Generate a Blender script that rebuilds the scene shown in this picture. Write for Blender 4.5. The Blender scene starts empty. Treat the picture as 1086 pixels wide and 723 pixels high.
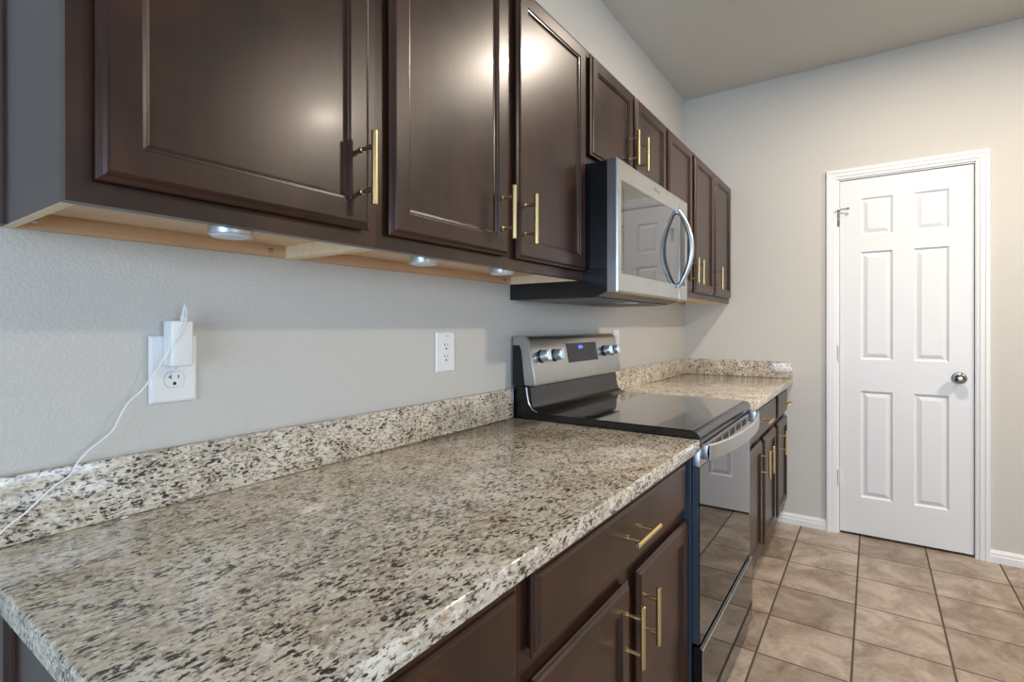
import bpy, bmesh, math, random
from mathutils import Vector, Matrix

random.seed(7)
SC = bpy.context.scene
COL = SC.collection

# ------------------------------------------------------------------ camera
FPX, PPX, PPY = 555.7163, 532.1937, 346.6123
YAW, PITCH, ROLL = 0.6158, -0.0016, -0.0009
cam_d = bpy.data.cameras.new('camera')
cam = bpy.data.objects.new('camera', cam_d)
COL.objects.link(cam)
fw = Vector((math.cos(PITCH)*math.cos(YAW), math.cos(PITCH)*math.sin(YAW), math.sin(PITCH)))
rt = fw.cross(Vector((0, 0, 1))).normalized()
up = rt.cross(fw)
cr, sr = math.cos(ROLL), math.sin(ROLL)
rt, up = rt*cr + up*sr, up*cr - rt*sr
M = Matrix((rt, up, -fw)).transposed().to_4x4()
M.translation = Vector((-0.1705, -1.0628, 1.2261))
cam.matrix_world = M
cam_d.sensor_width = 36.0
cam_d.sensor_fit = 'HORIZONTAL'
cam_d.lens = FPX/1086*36
cam_d.shift_x = (543-PPX)/1086
cam_d.shift_y = (PPY-361.5)/1086
cam_d.clip_start = 0.02
SC.camera = cam

# ------------------------------------------------------------------ world, light, exposure
SC.view_settings.view_transform = 'Standard'
SC.view_settings.look = 'None'
SC.view_settings.gamma = 1.0
SC.view_settings.use_curve_mapping = False
SC.view_settings.exposure = 0.24
SKY_STRENGTH = 9.0
SKY_COLOR = (0.58, 0.77, 1.0)
LAMP_W = (27.0, 54.0)
LAMP_COLOR = (1.0, 0.87, 0.72)
w = bpy.data.worlds.new('sky')
SC.world = w
w.use_nodes = True
bgn = w.node_tree.nodes['Background']
bgn.inputs['Color'].default_value = (*SKY_COLOR, 1)
bgn.inputs['Strength'].default_value = SKY_STRENGTH
try:
    SC.cycles.max_bounces = 10
    SC.cycles.diffuse_bounces = 6
    SC.cycles.glossy_bounces = 5
    SC.cycles.transparent_max_bounces = 12
    SC.cycles.sample_clamp_indirect = 6
    SC.cycles.caustics_reflective = False
    SC.cycles.caustics_refractive = False
except Exception:
    pass

# room extents
XL, XR = -3.4, 3.523          # left wall, right wall (with the white door)
YF = -4.6                     # wall behind the camera; the cabinet wall is y = 0
ZC = 2.783


def portal(name, loc, rot, sx, sy):
    ld = bpy.data.lights.new(name, 'AREA')
    ld.shape = 'RECTANGLE'
    ld.size, ld.size_y = sx, sy
    ld.cycles.is_portal = True
    o = bpy.data.objects.new(name, ld)
    o.location = loc
    o.rotation_euler = rot
    COL.objects.link(o)
    return o


# openings: (left wall) sliding door y -3.3..-0.9, z .05...2.15 ; (front wall) window x -1.6..1.2 z .8..2.2
LW = (-3.3, -0.75, 0.1, 2.2)
FW = (-1.6, 0.6, 0.9, 2.15)
portal('daylight', (XL-0.02, (LW[0]+LW[1])/2, (LW[2]+LW[3])/2), (0, -math.pi/2, 0), LW[3]-LW[2], LW[1]-LW[0])
portal('daylight', ((FW[0]+FW[1])/2, YF-0.02, (FW[2]+FW[3])/2), (math.pi/2, 0, 0), FW[1]-FW[0], FW[3]-FW[2])

# ------------------------------------------------------------------ materials


def lin(r, g, b):
    f = lambda c: ((c/255+0.055)/1.055)**2.4 if c/255 > 0.04045 else c/255/12.92
    return (f(r), f(g), f(b), 1.0)


class NT:
    def __init__(self, name):
        self.m = bpy.data.materials.new(name)
        self.m.use_nodes = True
        self.t = self.m.node_tree
        self.b = self.t.nodes['Principled BSDF']

    def n(self, kind, **kw):
        nd = self.t.nodes.new(kind)
        for k, v in kw.items():
            setattr(nd, k, v)
        return nd

    def l(self, a, b):
        self.t.links.new(a, b)

    def s(self, **kw):
        for k, v in kw.items():
            self.b.inputs[k.replace('_', ' ')].default_value = v
        return self

    def coords(self, scale=(1, 1, 1), rot=(0, 0, 0), loc=(0, 0, 0)):
        tc = self.n('ShaderNodeTexCoord')
        mp = self.n('ShaderNodeMapping')
        mp.inputs['Scale'].default_value = scale
        mp.inputs['Rotation'].default_value = rot
        mp.inputs['Location'].default_value = loc
        self.l(tc.outputs['Object'], mp.inputs['Vector'])
        return mp.outputs['Vector']

    def noise(self, vec, scale, detail=3, rough=0.5, dist=0.0):
        nd = self.n('ShaderNodeTexNoise')
        nd.inputs['Scale'].default_value = scale
        nd.inputs['Detail'].default_value = detail
        nd.inputs['Roughness'].default_value = rough
        nd.inputs['Distortion'].default_value = dist
        self.l(vec, nd.inputs['Vector'])
        return nd.outputs['Fac']

    def ramp(self, fac, stops, interp='LINEAR'):
        nd = self.n('ShaderNodeValToRGB')
        cr_ = nd.color_ramp
        cr_.interpolation = interp
        while len(cr_.elements) < len(stops):
            cr_.elements.new(0.5)
        for e, (p, c) in zip(cr_.elements, stops):
            e.position = p
            e.color = c if len(c) == 4 else (*c, 1)
        self.l(fac, nd.inputs['Fac'])
        return nd.outputs['Color']

    def mix(self, fac, a, b, blend='MIX'):
        nd = self.n('ShaderNodeMix', data_type='RGBA', blend_type=blend)
        if isinstance(fac, (int, float)):
            nd.inputs[0].default_value = fac
        else:
            self.l(fac, nd.inputs[0])
        for i, x in ((6, a), (7, b)):
            if isinstance(x, tuple):
                nd.inputs[i].default_value = x
            else:
                self.l(x, nd.inputs[i])
        return nd.outputs[2]

    def bump(self, h, strength=0.3, dist=0.002):
        nd = self.n('ShaderNodeBump')
        nd.inputs['Strength'].default_value = strength
        nd.inputs['Distance'].default_value = dist
        self.l(h, nd.inputs['Height'])
        self.l(nd.outputs['Normal'], self.b.inputs['Normal'])


G0, G1 = (0, 0, 0, 1), (1, 1, 1, 1)


def paint(name, rgb, peel=0.35, rough=0.6, scale=170):
    t = NT(name)
    t.s(Base_Color=lin(*rgb), Roughness=rough)
    v = t.coords()
    a = t.noise(v, scale, 3, 0.55)
    h = t.ramp(a, [(0.38, G0), (0.62, G1)])
    t.bump(h, peel, 0.002)
    return t.m


M_WALL = paint('wall_paint', (200.5, 197.2, 190), 0.28)
M_CEIL = paint('ceiling_paint', (200, 198, 191), 0.2)
M_TRIM = paint('trim_paint', (228, 229, 229), 0.02, 0.35)
M_DOOR = paint('door_paint', (226, 227, 228), 0.03, 0.38, 60)


def wood_dark():
    t = NT('espresso_wood')
    v = t.coords((22, 22, 1.6))
    a = t.noise(v, 2.2, 6, 0.62, 0.6)
    v2 = t.coords((1, 1, 1))
    b = t.noise(v2, 5.0, 3, 0.5, 0.8)
    c1 = t.ramp(a, [(0.3, lin(37, 21, 14)), (0.7, lin(58, 34, 23))])
    c2 = t.mix(0.45, c1, t.ramp(b, [(0.35, lin(28, 18, 12)), (0.65, lin(70, 40, 27))]))
    t.l(c2, t.b.inputs['Base Color'])
    r = t.ramp(b, [(0.3, (0.285,)*3), (0.7, (0.315,)*3)])
    t.l(r, t.b.inputs['Roughness'])
    t.s(Specular_IOR_Level=0.38, Coat_Weight=0.06, Coat_Roughness=0.14)
    return t.m


def wood_light(name, a_, b_):
    t = NT(name)
    v = t.coords((1.5, 30, 30))
    a = t.noise(v, 2.0, 5, 0.6, 0.4)
    t.l(t.ramp(a, [(0.3, lin(*a_)), (0.7, lin(*b_))]), t.b.inputs['Base Color'])
    t.s(Roughness=0.5)
    return t.m


def granite(name, rot, stretch=0.5, k=1.0):
    t = NT(name)
    v = t.coords((stretch, 1, 1), rot)
    vi = t.coords((1, 1, 1), rot)
    big = t.noise(vi, 9, 3, 0.5)
    base = t.ramp(big, [(0.32, lin(178, 164, 146)), (0.5, lin(205, 193, 172)), (0.66, lin(219, 210, 195))])
    wq = t.noise(v, 120*k, 4, 0.6, 0.3)
    base = t.mix(t.ramp(wq, [(0.52, G0), (0.62, G1)]), base, lin(224, 219, 208))
    mid = t.noise(t.coords((stretch, 1, 1), rot, (3.1, 1.7, 0.4)), 135*k, 5, 0.65, 0.4)
    base = t.mix(t.ramp(mid, [(0.50, G0), (0.62, (0.85,)*3)]), base, lin(134, 123, 113))
    tan = t.noise(t.coords((stretch, 1, 1), rot, (7.3, 5.7, 2.4)), 60*k, 4, 0.6, 0.4)
    base = t.mix(t.ramp(tan, [(0.60, G0), (0.70, (0.6,)*3)]), base, lin(158, 124, 84))
    clus = t.noise(vi, 26, 2, 0.5)
    dk = t.noise(t.coords((stretch*0.9, 1, 1), rot, (11.3, 2.7, 8.4)), 185*k, 3, 0.6, 0.4)
    add = t.n('ShaderNodeMath', operation='MULTIPLY_ADD')
    add.inputs[1].default_value = 0.35
    t.l(clus, add.inputs[0])
    t.l(dk, add.inputs[2])
    dmask = t.ramp(add.outputs[0], [(0.715, G0), (0.785, G1)])
    base = t.mix(dmask, base, lin(68, 61, 57))
    t.l(base, t.b.inputs['Base Color'])
    rr = t.ramp(mid, [(0.4, (0.07,)*3), (0.7, (0.16,)*3)])
    t.l(rr, t.b.inputs['Roughness'])
    t.s(Specular_IOR_Level=0.5)
    t.bump(wq, 0.05, 0.0006)
    return t.m


def tile():
    t = NT('floor_tile')
    tc = t.n('ShaderNodeTexCoord')
    sep = t.n('ShaderNodeSeparateXYZ')
    t.l(tc.outputs['Object'], sep.inputs[0])

    def grid(sock, off, per, gw):
        a = t.n('ShaderNodeMath', operation='ADD'); a.inputs[1].default_value = -off + per*40
        t.l(sock, a.inputs[0])
        d = t.n('ShaderNodeMath', operation='DIVIDE'); d.inputs[1].default_value = per
        t.l(a.outputs[0], d.inputs[0])
        fr = t.n('ShaderNodeMath', operation='FRACT'); t.l(d.outputs[0], fr.inputs[0])
        s = t.n('ShaderNodeMath', operation='SUBTRACT'); s.inputs[1].default_value = 0.5
        t.l(fr.outputs[0], s.inputs[0])
        ab = t.n('ShaderNodeMath', operation='ABSOLUTE'); t.l(s.outputs[0], ab.inputs[0])
        mr = t.n('ShaderNodeMapRange')
        mr.inputs[1].default_value = 0.5-gw/per/2-0.004
        mr.inputs[2].default_value = 0.5-gw/per/2+0.004
        t.l(ab.outputs[0], mr.inputs[0])
        fl = t.n('ShaderNodeMath', operation='FLOOR'); t.l(d.outputs[0], fl.inputs[0])
        return mr.outputs[0], fl.outputs[0]
    gx, ix = grid(sep.outputs[0], 3.232, 0.311, 0.0065)
    gy, iy = grid(sep.outputs[1], -0.705, 0.2975, 0.0075)
    mx = t.n('ShaderNodeMath', operation='MAXIMUM')
    t.l(gx, mx.inputs[0]); t.l(gy, mx.inputs[1])
    cmb = t.n('ShaderNodeCombineXYZ'); t.l(ix, cmb.inputs[0]); t.l(iy, cmb.inputs[1])
    wn = t.n('ShaderNodeTexWhiteNoise', noise_dimensions='3D'); t.l(cmb.outputs[0], wn.inputs['Vector'])
    off = t.n('ShaderNodeVectorMath', operation='MULTIPLY_ADD')
    off.inputs[1].default_value = (9, 9, 9)
    t.l(wn.outputs['Color'], off.inputs[0]); t.l(tc.outputs['Object'], off.inputs[2])
    a = t.noise(off.outputs[0], 6.5, 6, 0.62, 0.9)
    c = t.ramp(a, [(0.3, lin(120, 101, 89)), (0.46, lin(162, 147, 134)), (0.64, lin(198, 187, 176))])
    f = t.noise(off.outputs[0], 55, 5, 0.7)
    c = t.mix(0.25, c, t.ramp(f, [(0.35, lin(116, 98, 84)), (0.65, lin(198, 184, 168))]))
    tint = t.ramp(wn.outputs['Value'], [(0, lin(214, 208, 200)), (1, lin(244, 240, 236))])
    c = t.mix(1.0, c, tint, 'MULTIPLY')
    c = t.mix(mx.outputs[0], c, lin(74, 64, 56))
    t.l(c, t.b.inputs['Base Color'])
    rg = t.mix(mx.outputs[0], t.ramp(a, [(0.3, (0.38,)*3), (0.7, (0.28,)*3)]), (0.9, 0.9, 0.9, 1))
    t.l(rg, t.b.inputs['Roughness'])
    h = t.mix(mx.outputs[0], t.ramp(f, [(0.3, (0.9,)*3), (0.7, G1)]), G0)
    t.bump(h, 0.5, 0.0015)
    return t.m


def metal(name, rgb, rough, brushed=None, metallic=1.0):
    t = NT(name)
    t.s(Base_Color=lin(*rgb), Metallic=metallic, Roughness=rough)
    if brushed:
        v = t.coords(brushed)
        a = t.noise(v, 1.0, 3, 0.6)
        t.l(t.ramp(a, [(0.3, (rough*0.8,)*3), (0.7, (rough*1.25,)*3)]), t.b.inputs['Roughness'])
        t.bump(a, 0.04, 0.0005)
    else:
        v = t.coords()
        a = t.noise(v, 9, 2)
        lo = tuple(c*0.97 for c in rgb)
        t.l(t.ramp(a, [(0.3, lin(*lo)), (0.7, lin(*rgb))]), t.b.inputs['Base Color'])
    return t.m


def plain(name, rgb, rough=0.5, spec=0.5, var=0.04, coat=0.0):
    t = NT(name)
    v = t.coords()
    a = t.noise(v, 30, 3)
    lo = tuple(max(0, c*(1-var)) for c in rgb)
    t.l(t.ramp(a, [(0.3, lin(*lo)), (0.7, lin(*rgb))]), t.b.inputs['Base Color'])
    t.s(Roughness=rough, Specular_IOR_Level=spec, Coat_Weight=coat, Coat_Roughness=0.03)
    return t.m


M_WOOD = wood_dark()
M_MAPLE = wood_light('light_plywood', (206, 176, 140), (226, 200, 166))
M_RAIL_SHADE = wood_light('rail_plywood_shaded', (188, 150, 114), (210, 174, 136))  # darker plywood tone carries the shade on the rail's face
M_EDGE = wood_light('plywood_edge', (222, 200, 166), (236, 218, 188))
M_GRAN = granite('granite_top', (0, 0, math.radians(4)), 0.55)
M_GRANB = granite('granite_splash', (0, math.radians(24), 0), 0.5, 1.3)
M_GRANX = granite('granite_return', (0, 0, math.radians(90)), 0.7)
M_TILE = tile()
M_BRASS = metal('brushed_brass', (214, 188, 136), 0.3)
M_STEEL = metal('stainless_steel', (184, 185, 184), 0.3)
M_STEELV = metal('stainless_steel_trim', (192, 194, 196), 0.33)
M_CHROME = metal('polished_chrome', (225, 228, 232), 0.16)
M_KNOB = metal('bright_knob_metal', (226, 230, 234), 0.3, None, 0.75)
M_NICKEL = metal('satin_nickel', (170, 166, 160), 0.2)
M_ZINC = metal('zinc_screw', (170, 168, 165), 0.3)
M_GLASSB = plain('black_glass', (9, 9, 10), 0.03, 1.0, coat=1.0)
M_OVENG = plain('oven_door_glass', (10, 9, 9), 0.02, 0.7, coat=0.1)
M_BLACK = plain('black_enamel', (16, 18, 20), 0.22, 0.6)
M_BLACKM = plain('matte_black', (20, 20, 21), 0.5, 0.4)
M_GREYP = plain('grey_filter', (120, 120, 118), 0.45)
M_WPL = plain('white_plastic', (232, 232, 230), 0.3, 0.5, 0.01)
M_SLOT = plain('dark_slot', (30, 30, 32), 0.6)
M_ENAM = plain('grey_enamel_daylit', (54, 62, 72), 0.3, 0.5)  # dark grey enamel with blue daylight mixed into its colour
M_GREYS = plain('grey_slot', (52, 54, 58), 0.6)
M_SILV = metal('silver_plastic', (200, 202, 205), 0.4)
M_LENS = plain('frosted_lens', (214, 218, 220), 0.25)
M_VINYL = plain('grey_end_laminate', (60, 48, 44), 0.3, 0.6)
M_BLOB = plain('blob_white', (238, 238, 236), 0.25)


def emis(name, rgb, st):
    t = NT(name)
    t.s(Base_Color=lin(*rgb), Emission_Color=lin(*rgb), Emission_Strength=st)
    return t.m


M_BLUE = emis('blue_display_digits', (90, 110, 255), 3.0)


def mat_mwglass():
    t = NT('microwave_window')
    v = t.coords((1, 1, 1))
    ck = t.noise(v, 900, 0)
    t.l(t.ramp(ck, [(0.4, lin(30, 30, 31)), (0.6, lin(52, 52, 53))]), t.b.inputs['Base Color'])
    t.s(Roughness=0.04, Specular_IOR_Level=1.0, Coat_Weight=0.2, Coat_Roughness=0.02, Coat_IOR=1.5)
    return t.m


M_MWG = mat_mwglass()
M_MWS = plain('grey_window_screen', (62, 64, 67), 0.05, 0.9, 0.0)
M_DISP = plain('display_glass', (22, 23, 28), 0.12, 0.3)


def pane_mat():
    t = NT('window_glass')
    tr = t.n('ShaderNodeBsdfTransparent')
    gl = t.n('ShaderNodeBsdfGlossy'); gl.inputs['Roughness'].default_value = 0.0
    fr = t.n('ShaderNodeFresnel'); fr.inputs['IOR'].default_value = 1.45
    mx = t.n('ShaderNodeMixShader')
    t.l(fr.outputs[0], mx.inputs[0]); t.l(tr.outputs[0], mx.inputs[1]); t.l(gl.outputs[0], mx.inputs[2])
    t.l(mx.outputs[0], t.t.nodes['Material Output'].inputs['Surface'])
    return t.m


M_PANE = pane_mat()

# ------------------------------------------------------------------ mesh helpers


def box(bm, x0, x1, y0, y1, z0, z1, bev=0.0, seg=2):
    t = bmesh.new()
    vs = [t.verts.new((x, y, z)) for x in (x0, x1) for y in (y0, y1) for z in (z0, z1)]
    for f in ((0, 1, 3, 2), (4, 6, 7, 5), (0, 4, 5, 1), (2, 3, 7, 6), (0, 2, 6, 4), (1, 5, 7, 3)):
        t.faces.new([vs[i] for i in f])
    bmesh.ops.recalc_face_normals(t, faces=t.faces)
    if bev:
        bmesh.ops.bevel(t, geom=list(t.edges), offset=bev, segments=seg, affect='EDGES', profile=0.5)
    merge(bm, t)


def merge(bm, t):
    me = bpy.data.meshes.new('tmp')
    t.to_mesh(me)
    t.free()
    bm.from_mesh(me)
    bpy.data.meshes.remove(me)


def cyl(bm, p0, p1, r0, r1=None, n=20, cap=True, rings=None):
    """a lathe from p0 to p1; rings = [(t along 0..1, radius)]"""
    p0, p1 = Vector(p0), Vector(p1)
    ax = (p1-p0)
    q = ax.to_track_quat('Z', 'Y')
    rr = rings or [(0, r0), (1, r1 if r1 is not None else r0)]
    L = []
    for t_, r in rr:
        c = p0 + ax*t_
        L.append([bm.verts.new(c + q @ Vector((r*math.cos(2*math.pi*i/n), r*math.sin(2*math.pi*i/n), 0))) for i in range(n)])
    for a, b in zip(L, L[1:]):
        for i in range(n):
            bm.faces.new((a[i], a[(i+1) % n], b[(i+1) % n], b[i]))
    if cap:
        bm.faces.new(list(reversed(L[0])))
        bm.faces.new(L[-1])


def tube(bm, pts, r, n=10, ref=(0, 0, 1)):
    pts = [Vector(p) for p in pts]
    L = []
    ref = Vector(ref)
    for i, p in enumerate(pts):
        d = (pts[min(i+1, len(pts)-1)]-pts[max(i-1, 0)]).normalized()
        a = d.cross(ref)
        if a.length < 0.05:
            a = d.cross(Vector((0, 1, 0)))
        a.normalize()
        b = a.cross(d)
        rad = r[i] if isinstance(r, (list, tuple)) else r
        L.append([bm.verts.new(p + a*rad*math.cos(2*math.pi*k/n) + b*rad*math.sin(2*math.pi*k/n)) for k in range(n)])
    for a, b in zip(L, L[1:]):
        for k in range(n):
            bm.faces.new((a[k], a[(k+1) % n], b[(k+1) % n], b[k]))
    bm.faces.new(list(reversed(L[0])))
    bm.faces.new(L[-1])


def extrude_profile(bm, pts, fn, a0, a1):
    """closed 2-D profile pts swept straight from a0 to a1; fn(a, p) -> position"""
    A = [bm.verts.new(fn(a0, p)) for p in pts]
    B = [bm.verts.new(fn(a1, p)) for p in pts]
    n = len(pts)
    for i in range(n):
        bm.faces.new((A[i], A[(i+1) % n], B[(i+1) % n], B[i]))
    bm.faces.new(list(reversed(A)))
    bm.faces.new(B)


def ring_rect(fn, a0, a1, b0, b1, ins, d):
    return [fn(a0+ins, b0+ins, d), fn(a1-ins, b0+ins, d), fn(a1-ins, b1-ins, d), fn(a0+ins, b1-ins, d)]


def front_panel(bm, a0, a1, b0, b1, thick, rings, fn):
    """a door or drawer front: rings = [(inset, depth)], depth 0 = front-most, then a flat centre; solid back at thick"""
    seq = [(0.009, thick), (0.0085, thick*0.72), (0.001, thick*0.55)] + rings
    prev = None
    for ins, d in seq:
        cur = [bm.verts.new(p) for p in ring_rect(fn, a0, a1, b0, b1, ins, d)]
        if prev:
            for i in range(4):
                bm.faces.new((prev[i], prev[(i+1) % 4], cur[(i+1) % 4], cur[i]))
        else:
            bm.faces.new(list(reversed(cur)))
        prev = cur
    bm.faces.new(prev)


FN_FRONT = lambda yf: (lambda a, b, d: Vector((a, yf+d, b)))


def mesh_obj(name, bm, mat, parent=None, origin=None, smooth=False, recalc=True):
    if recalc:
        bmesh.ops.recalc_face_normals(bm, faces=bm.faces)
    if origin is None and parent is None:
        xs = [v.co for v in bm.verts]
        origin = Vector(((min(v.x for v in xs)+max(v.x for v in xs))/2, (min(v.y for v in xs)+max(v.y for v in xs))/2, min(v.z for v in xs)))
    wo = Vector(origin) if origin is not None else world_of(parent)
    for v in bm.verts:
        v.co -= wo
    me = bpy.data.meshes.new(name)
    bm.to_mesh(me)
    bm.free()
    if smooth:
        for p in me.polygons:
            p.use_smooth = True
        try:
            me.set_sharp_from_angle(angle=math.radians(smooth if smooth is not True else 35))
        except Exception:
            pass
    me.materials.append(mat)
    o = bpy.data.objects.new(name, me)
    COL.objects.link(o)
    if parent is not None:
        o.parent = parent
        o.location = wo - world_of(parent)
    else:
        o.location = wo
    return o


def world_of(o):
    p = Vector((0, 0, 0))
    while o is not None:
        p += o.location
        o = o.parent
    return p


def thing(name, label, cat, loc, group=None):
    o = bpy.data.objects.new(name, None)
    o.empty_display_size = 0.05
    o.location = loc
    COL.objects.link(o)
    return tag(o, label, cat, group)


def tag(o, label, cat, group=None, kind=None):
    o['label'] = label
    o['category'] = cat
    if group:
        o['group'] = group
    if kind:
        o['kind'] = kind
    return o


def struct(name, bm, mat, label, cat, **kw):
    return tag(mesh_obj(name, bm, mat, **kw), label, cat, kind='structure')


# ------------------------------------------------------------------ room shell
T = 0.12
bm = bmesh.new(); box(bm, XL-T, XR+T, YF-T, T, -0.1, 0.0)
struct('floor', bm, M_TILE, 'square beige brown ceramic floor tiles with dark grout', 'floor', origin=(0, 0, 0))
bm = bmesh.new(); box(bm, XL-T, XR+T, YF-T, T, ZC, ZC+0.1)
struct('ceiling', bm, M_CEIL, 'smooth grey painted kitchen ceiling', 'ceiling', origin=(0, 0, ZC))
bm = bmesh.new(); box(bm, XL-T, XR+T, 0, T, 0, ZC)
struct('wall_back', bm, M_WALL, 'textured grey wall behind the cabinets and the range', 'wall', origin=(0, 0, 0))

# far wall with the pantry door opening
DL, DR, DT = -0.8895, -1.5065, 2.088           # opening (jamb outside)
bm = bmesh.new()
box(bm, XR, XR+T, DL, 0, 0, ZC)
box(bm, XR, XR+T, YF, DR, 0, ZC)
box(bm, XR, XR+T, DR, DL, DT, ZC)
struct('wall_right', bm, M_WALL, 'plain grey wall around the white panel door', 'wall', origin=(XR, 0, 0))
bm = bmesh.new()
box(bm, XR+T, XR+T+0.03, DR-0.1, DL+0.1, 0, DT+0.1)
struct('wall_closet', bm, M_WALL, 'closet wall closing the space behind the white door', 'wall', origin=(XR, -1.2, 0))
bm = bmesh.new()
box(bm, XL-T, XL, LW[1], 0, 0, ZC); box(bm, XL-T, XL, YF, LW[0], 0, ZC)
box(bm, XL-T, XL, LW[0], LW[1], 0, LW[2]); box(bm, XL-T, XL, LW[0], LW[1], LW[3], ZC)
struct('wall_left', bm, M_WALL, 'grey wall with a wide patio window', 'wall', origin=(XL, -2, 0))
bm = bmesh.new()
box(bm, XL, FW[0], YF-T, YF, 0, ZC); box(bm, FW[1], XR, YF-T, YF, 0, ZC)
box(bm, FW[0], FW[1], YF-T, YF, 0, FW[2]); box(bm, FW[0], FW[1], YF-T, YF, FW[3], ZC)
struct('wall_front', bm, M_WALL, 'grey wall with a broad window behind the camera', 'wall', origin=(0, YF, 0))

# windows
bm = bmesh.new()
y0, y1, z0, z1 = LW
f = 0.05
for a in (y0, y1-f, (y0+y1)/2-f/2):
    box(bm, XL-0.09, XL-0.03, a, a+f, z0, z1, 0.003)
for b in (z0, z1-f):
    box(bm, XL-0.088, XL-0.032, y0+f, y1-f, b, b+f, 0.003)
wn = struct('window_1', bm, M_TRIM, 'white framed patio window in the left wall', 'window', origin=(XL-.06, (y0+y1)/2, z0))
bm = bmesh.new(); box(bm, XL-0.062, XL-0.058, y0+f, y1-f, z0+f, z1-f)
mesh_obj('window_pane', bm, M_PANE, wn)
bm = bmesh.new()
x0, x1, z0, z1 = FW
for a in (x0, x1-f, (x0+x1)/2-f/2):
    box(bm, a, a+f, YF-0.09, YF-0.03, z0, z1, 0.003)
for b in (z0, z1-f):
    box(bm, x0+f, x1-f, YF-0.088, YF-0.032, b, b+f, 0.003)
wn = struct('window_2', bm, M_TRIM, 'white framed window in the wall behind the camera', 'window', origin=((x0+x1)/2, YF-.06, z0))
bm = bmesh.new(); box(bm, x0+f, x1-f, YF-0.062, YF-0.058, z0+f, z1-f)
mesh_obj('window_pane', bm, M_PANE, wn)

# baseboards on the far wall
BBP = [(0, 0), (0.014, 0), (0.014, 0.034), (0.011, 0.038), (0.011, 0.050), (0.006, 0.057), (0.004, 0.064), (0, 0.064)]
CO1, CO2, CTOP = -0.8357, -1.5618, 2.147       # casing outside edges
for nm, a0, a1, lb in (('baseboard_right_near', -0.57, CO1-0.0005, 'short white baseboard between the base cabinets and the door casing'),
                       ('baseboard_right', CO2+0.0005, YF, 'white baseboard to the right of the white door')):
    bm = bmesh.new()
    extrude_profile(bm, BBP, lambda a, p: Vector((XR-p[0], a, p[1])), a0, a1)
    struct(nm, bm, M_TRIM, lb, 'baseboard', origin=(XR, (a0+a1)/2, 0), smooth=20)

# door casing + jamb
bm = bmesh.new()
# casing profile across its width (0 = inner edge, .055 = outer edge): thickness
CP = [(0, 0.0), (0, 0.008), (0.006, 0.010), (0.012, 0.010), (0.016, 0.014), (0.034, 0.015), (0.038, 0.018), (0.052, 0.018), (0.0555, 0.014), (0.0555, 0)]
ci, co, ct = -0.891, -1.5065, 2.0915
L = []
for (w_, d) in CP:
    L.append([bm.verts.new((XR-d, ci+w_, 0)), bm.verts.new((XR-d, ci+w_, ct+w_)), bm.verts.new((XR-d, co-w_, ct+w_)), bm.verts.new((XR-d, co-w_, 0))])
n = len(L)
for i in range(n):
    a, b = L[i], L[(i+1) % n]
    for k in range(3):
        bm.faces.new((a[k], a[k+1], b[k+1], b[k]))
bm.faces.new([l[0] for l in L]); bm.faces.new([l[3] for l in reversed(L)])
# jamb
box(bm, XR-0.001, XR+T, ci-0.0125, ci+0.001, 0, DT)
box(bm, XR-0.001, XR+T, co, co+0.003, 0, DT)
box(bm, XR-0.001, XR+T, co+0.003, ci-0.0125, DT-0.004, DT+0.0035)
# stops behind the door
box(bm, XR+0.045, XR+0.06, ci-0.024, ci-0.0125, 0, DT-0.004)
box(bm, XR+0.045, XR+0.06, co+0.003, co+0.014, 0, DT-0.004)
box(bm, XR+0.045, XR+0.06, co+0.014, ci-0.024, DT-0.016, DT-0.004)
cas = struct('trim_1', bm, M_TRIM, 'white moulded casing framing the panel door', 'door casing', origin=(XR, -1.2, 0), smooth=20)
bm = bmesh.new(); box(bm, XR+0.004, XR+0.03, co+0.0028, co+0.0045, 0.915, 0.975, 0.0008)
o = mesh_obj('strike_plate', bm, M_NICKEL, cas)

# six-panel door: a = -y, so that it runs left to right in view
D0, D1, DZ0, DZ1 = 0.9055, 1.4995, 0.014, 2.079
XD = XR+0.006
fnd = lambda a, b, d: Vector((XD+d, -a, b))
bm = bmesh.new()
pa = [(1.006, 1.156), (1.250, 1.400)]
pz = [(0.228, 0.848), (1.030, 1.656), (1.752, 1.966)]
As = [D0] + [v for p in pa for v in p] + [D1]
Bs = [DZ0] + [v for p in pz for v in p] + [DZ1]
for i in range(len(As)-1):
    for j in range(len(Bs)-1):
        a0, a1, b0, b1 = As[i], As[i+1], Bs[j], Bs[j+1]
        if i % 2 == 1 and j % 2 == 1:
            prev = None
            for ins, d in ((0, 0), (0.004, 0.006), (0.010, 0.010), (0.014, 0.0095), (0.034, 0.002)):
                cur = [bm.verts.new(p) for p in ring_rect(fnd, a0, a1, b0, b1, ins, d)]
                if prev:
                    for k in range(4):
                        bm.faces.new((prev[k], prev[(k+1) % 4], cur[(k+1) % 4], cur[k]))
                prev = cur
            bm.faces.new(prev)
        else:
            bm.faces.new([bm.verts.new(p) for p in ring_rect(fnd, a0, a1, b0, b1, 0, 0)])
fr = [fnd(D0, DZ0, 0), fnd(D1, DZ0, 0), fnd(D1, DZ1, 0), fnd(D0, DZ1, 0)]
bk = [fnd(D0, DZ0, 0.035), fnd(D1, DZ0, 0.035), fnd(D1, DZ1, 0.035), fnd(D0, DZ1, 0.035)]
F_ = [bm.verts.new(p) for p in fr]; B_ = [bm.verts.new(p) for p in bk]
for k in range(4):
    bm.faces.new((F_[k], F_[(k+1) % 4], B_[(k+1) % 4], B_[k]))
bm.faces.new(B_)
bmesh.ops.remove_doubles(bm, verts=bm.verts, dist=0.0001)
door = struct('door_1', bm, M_DOOR, 'closed white six-panel interior door with a satin nickel knob', 'door', origin=(XR, -1.2, 0))
bm = bmesh.new()
ky, kz = -1.441, 0.947
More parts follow.
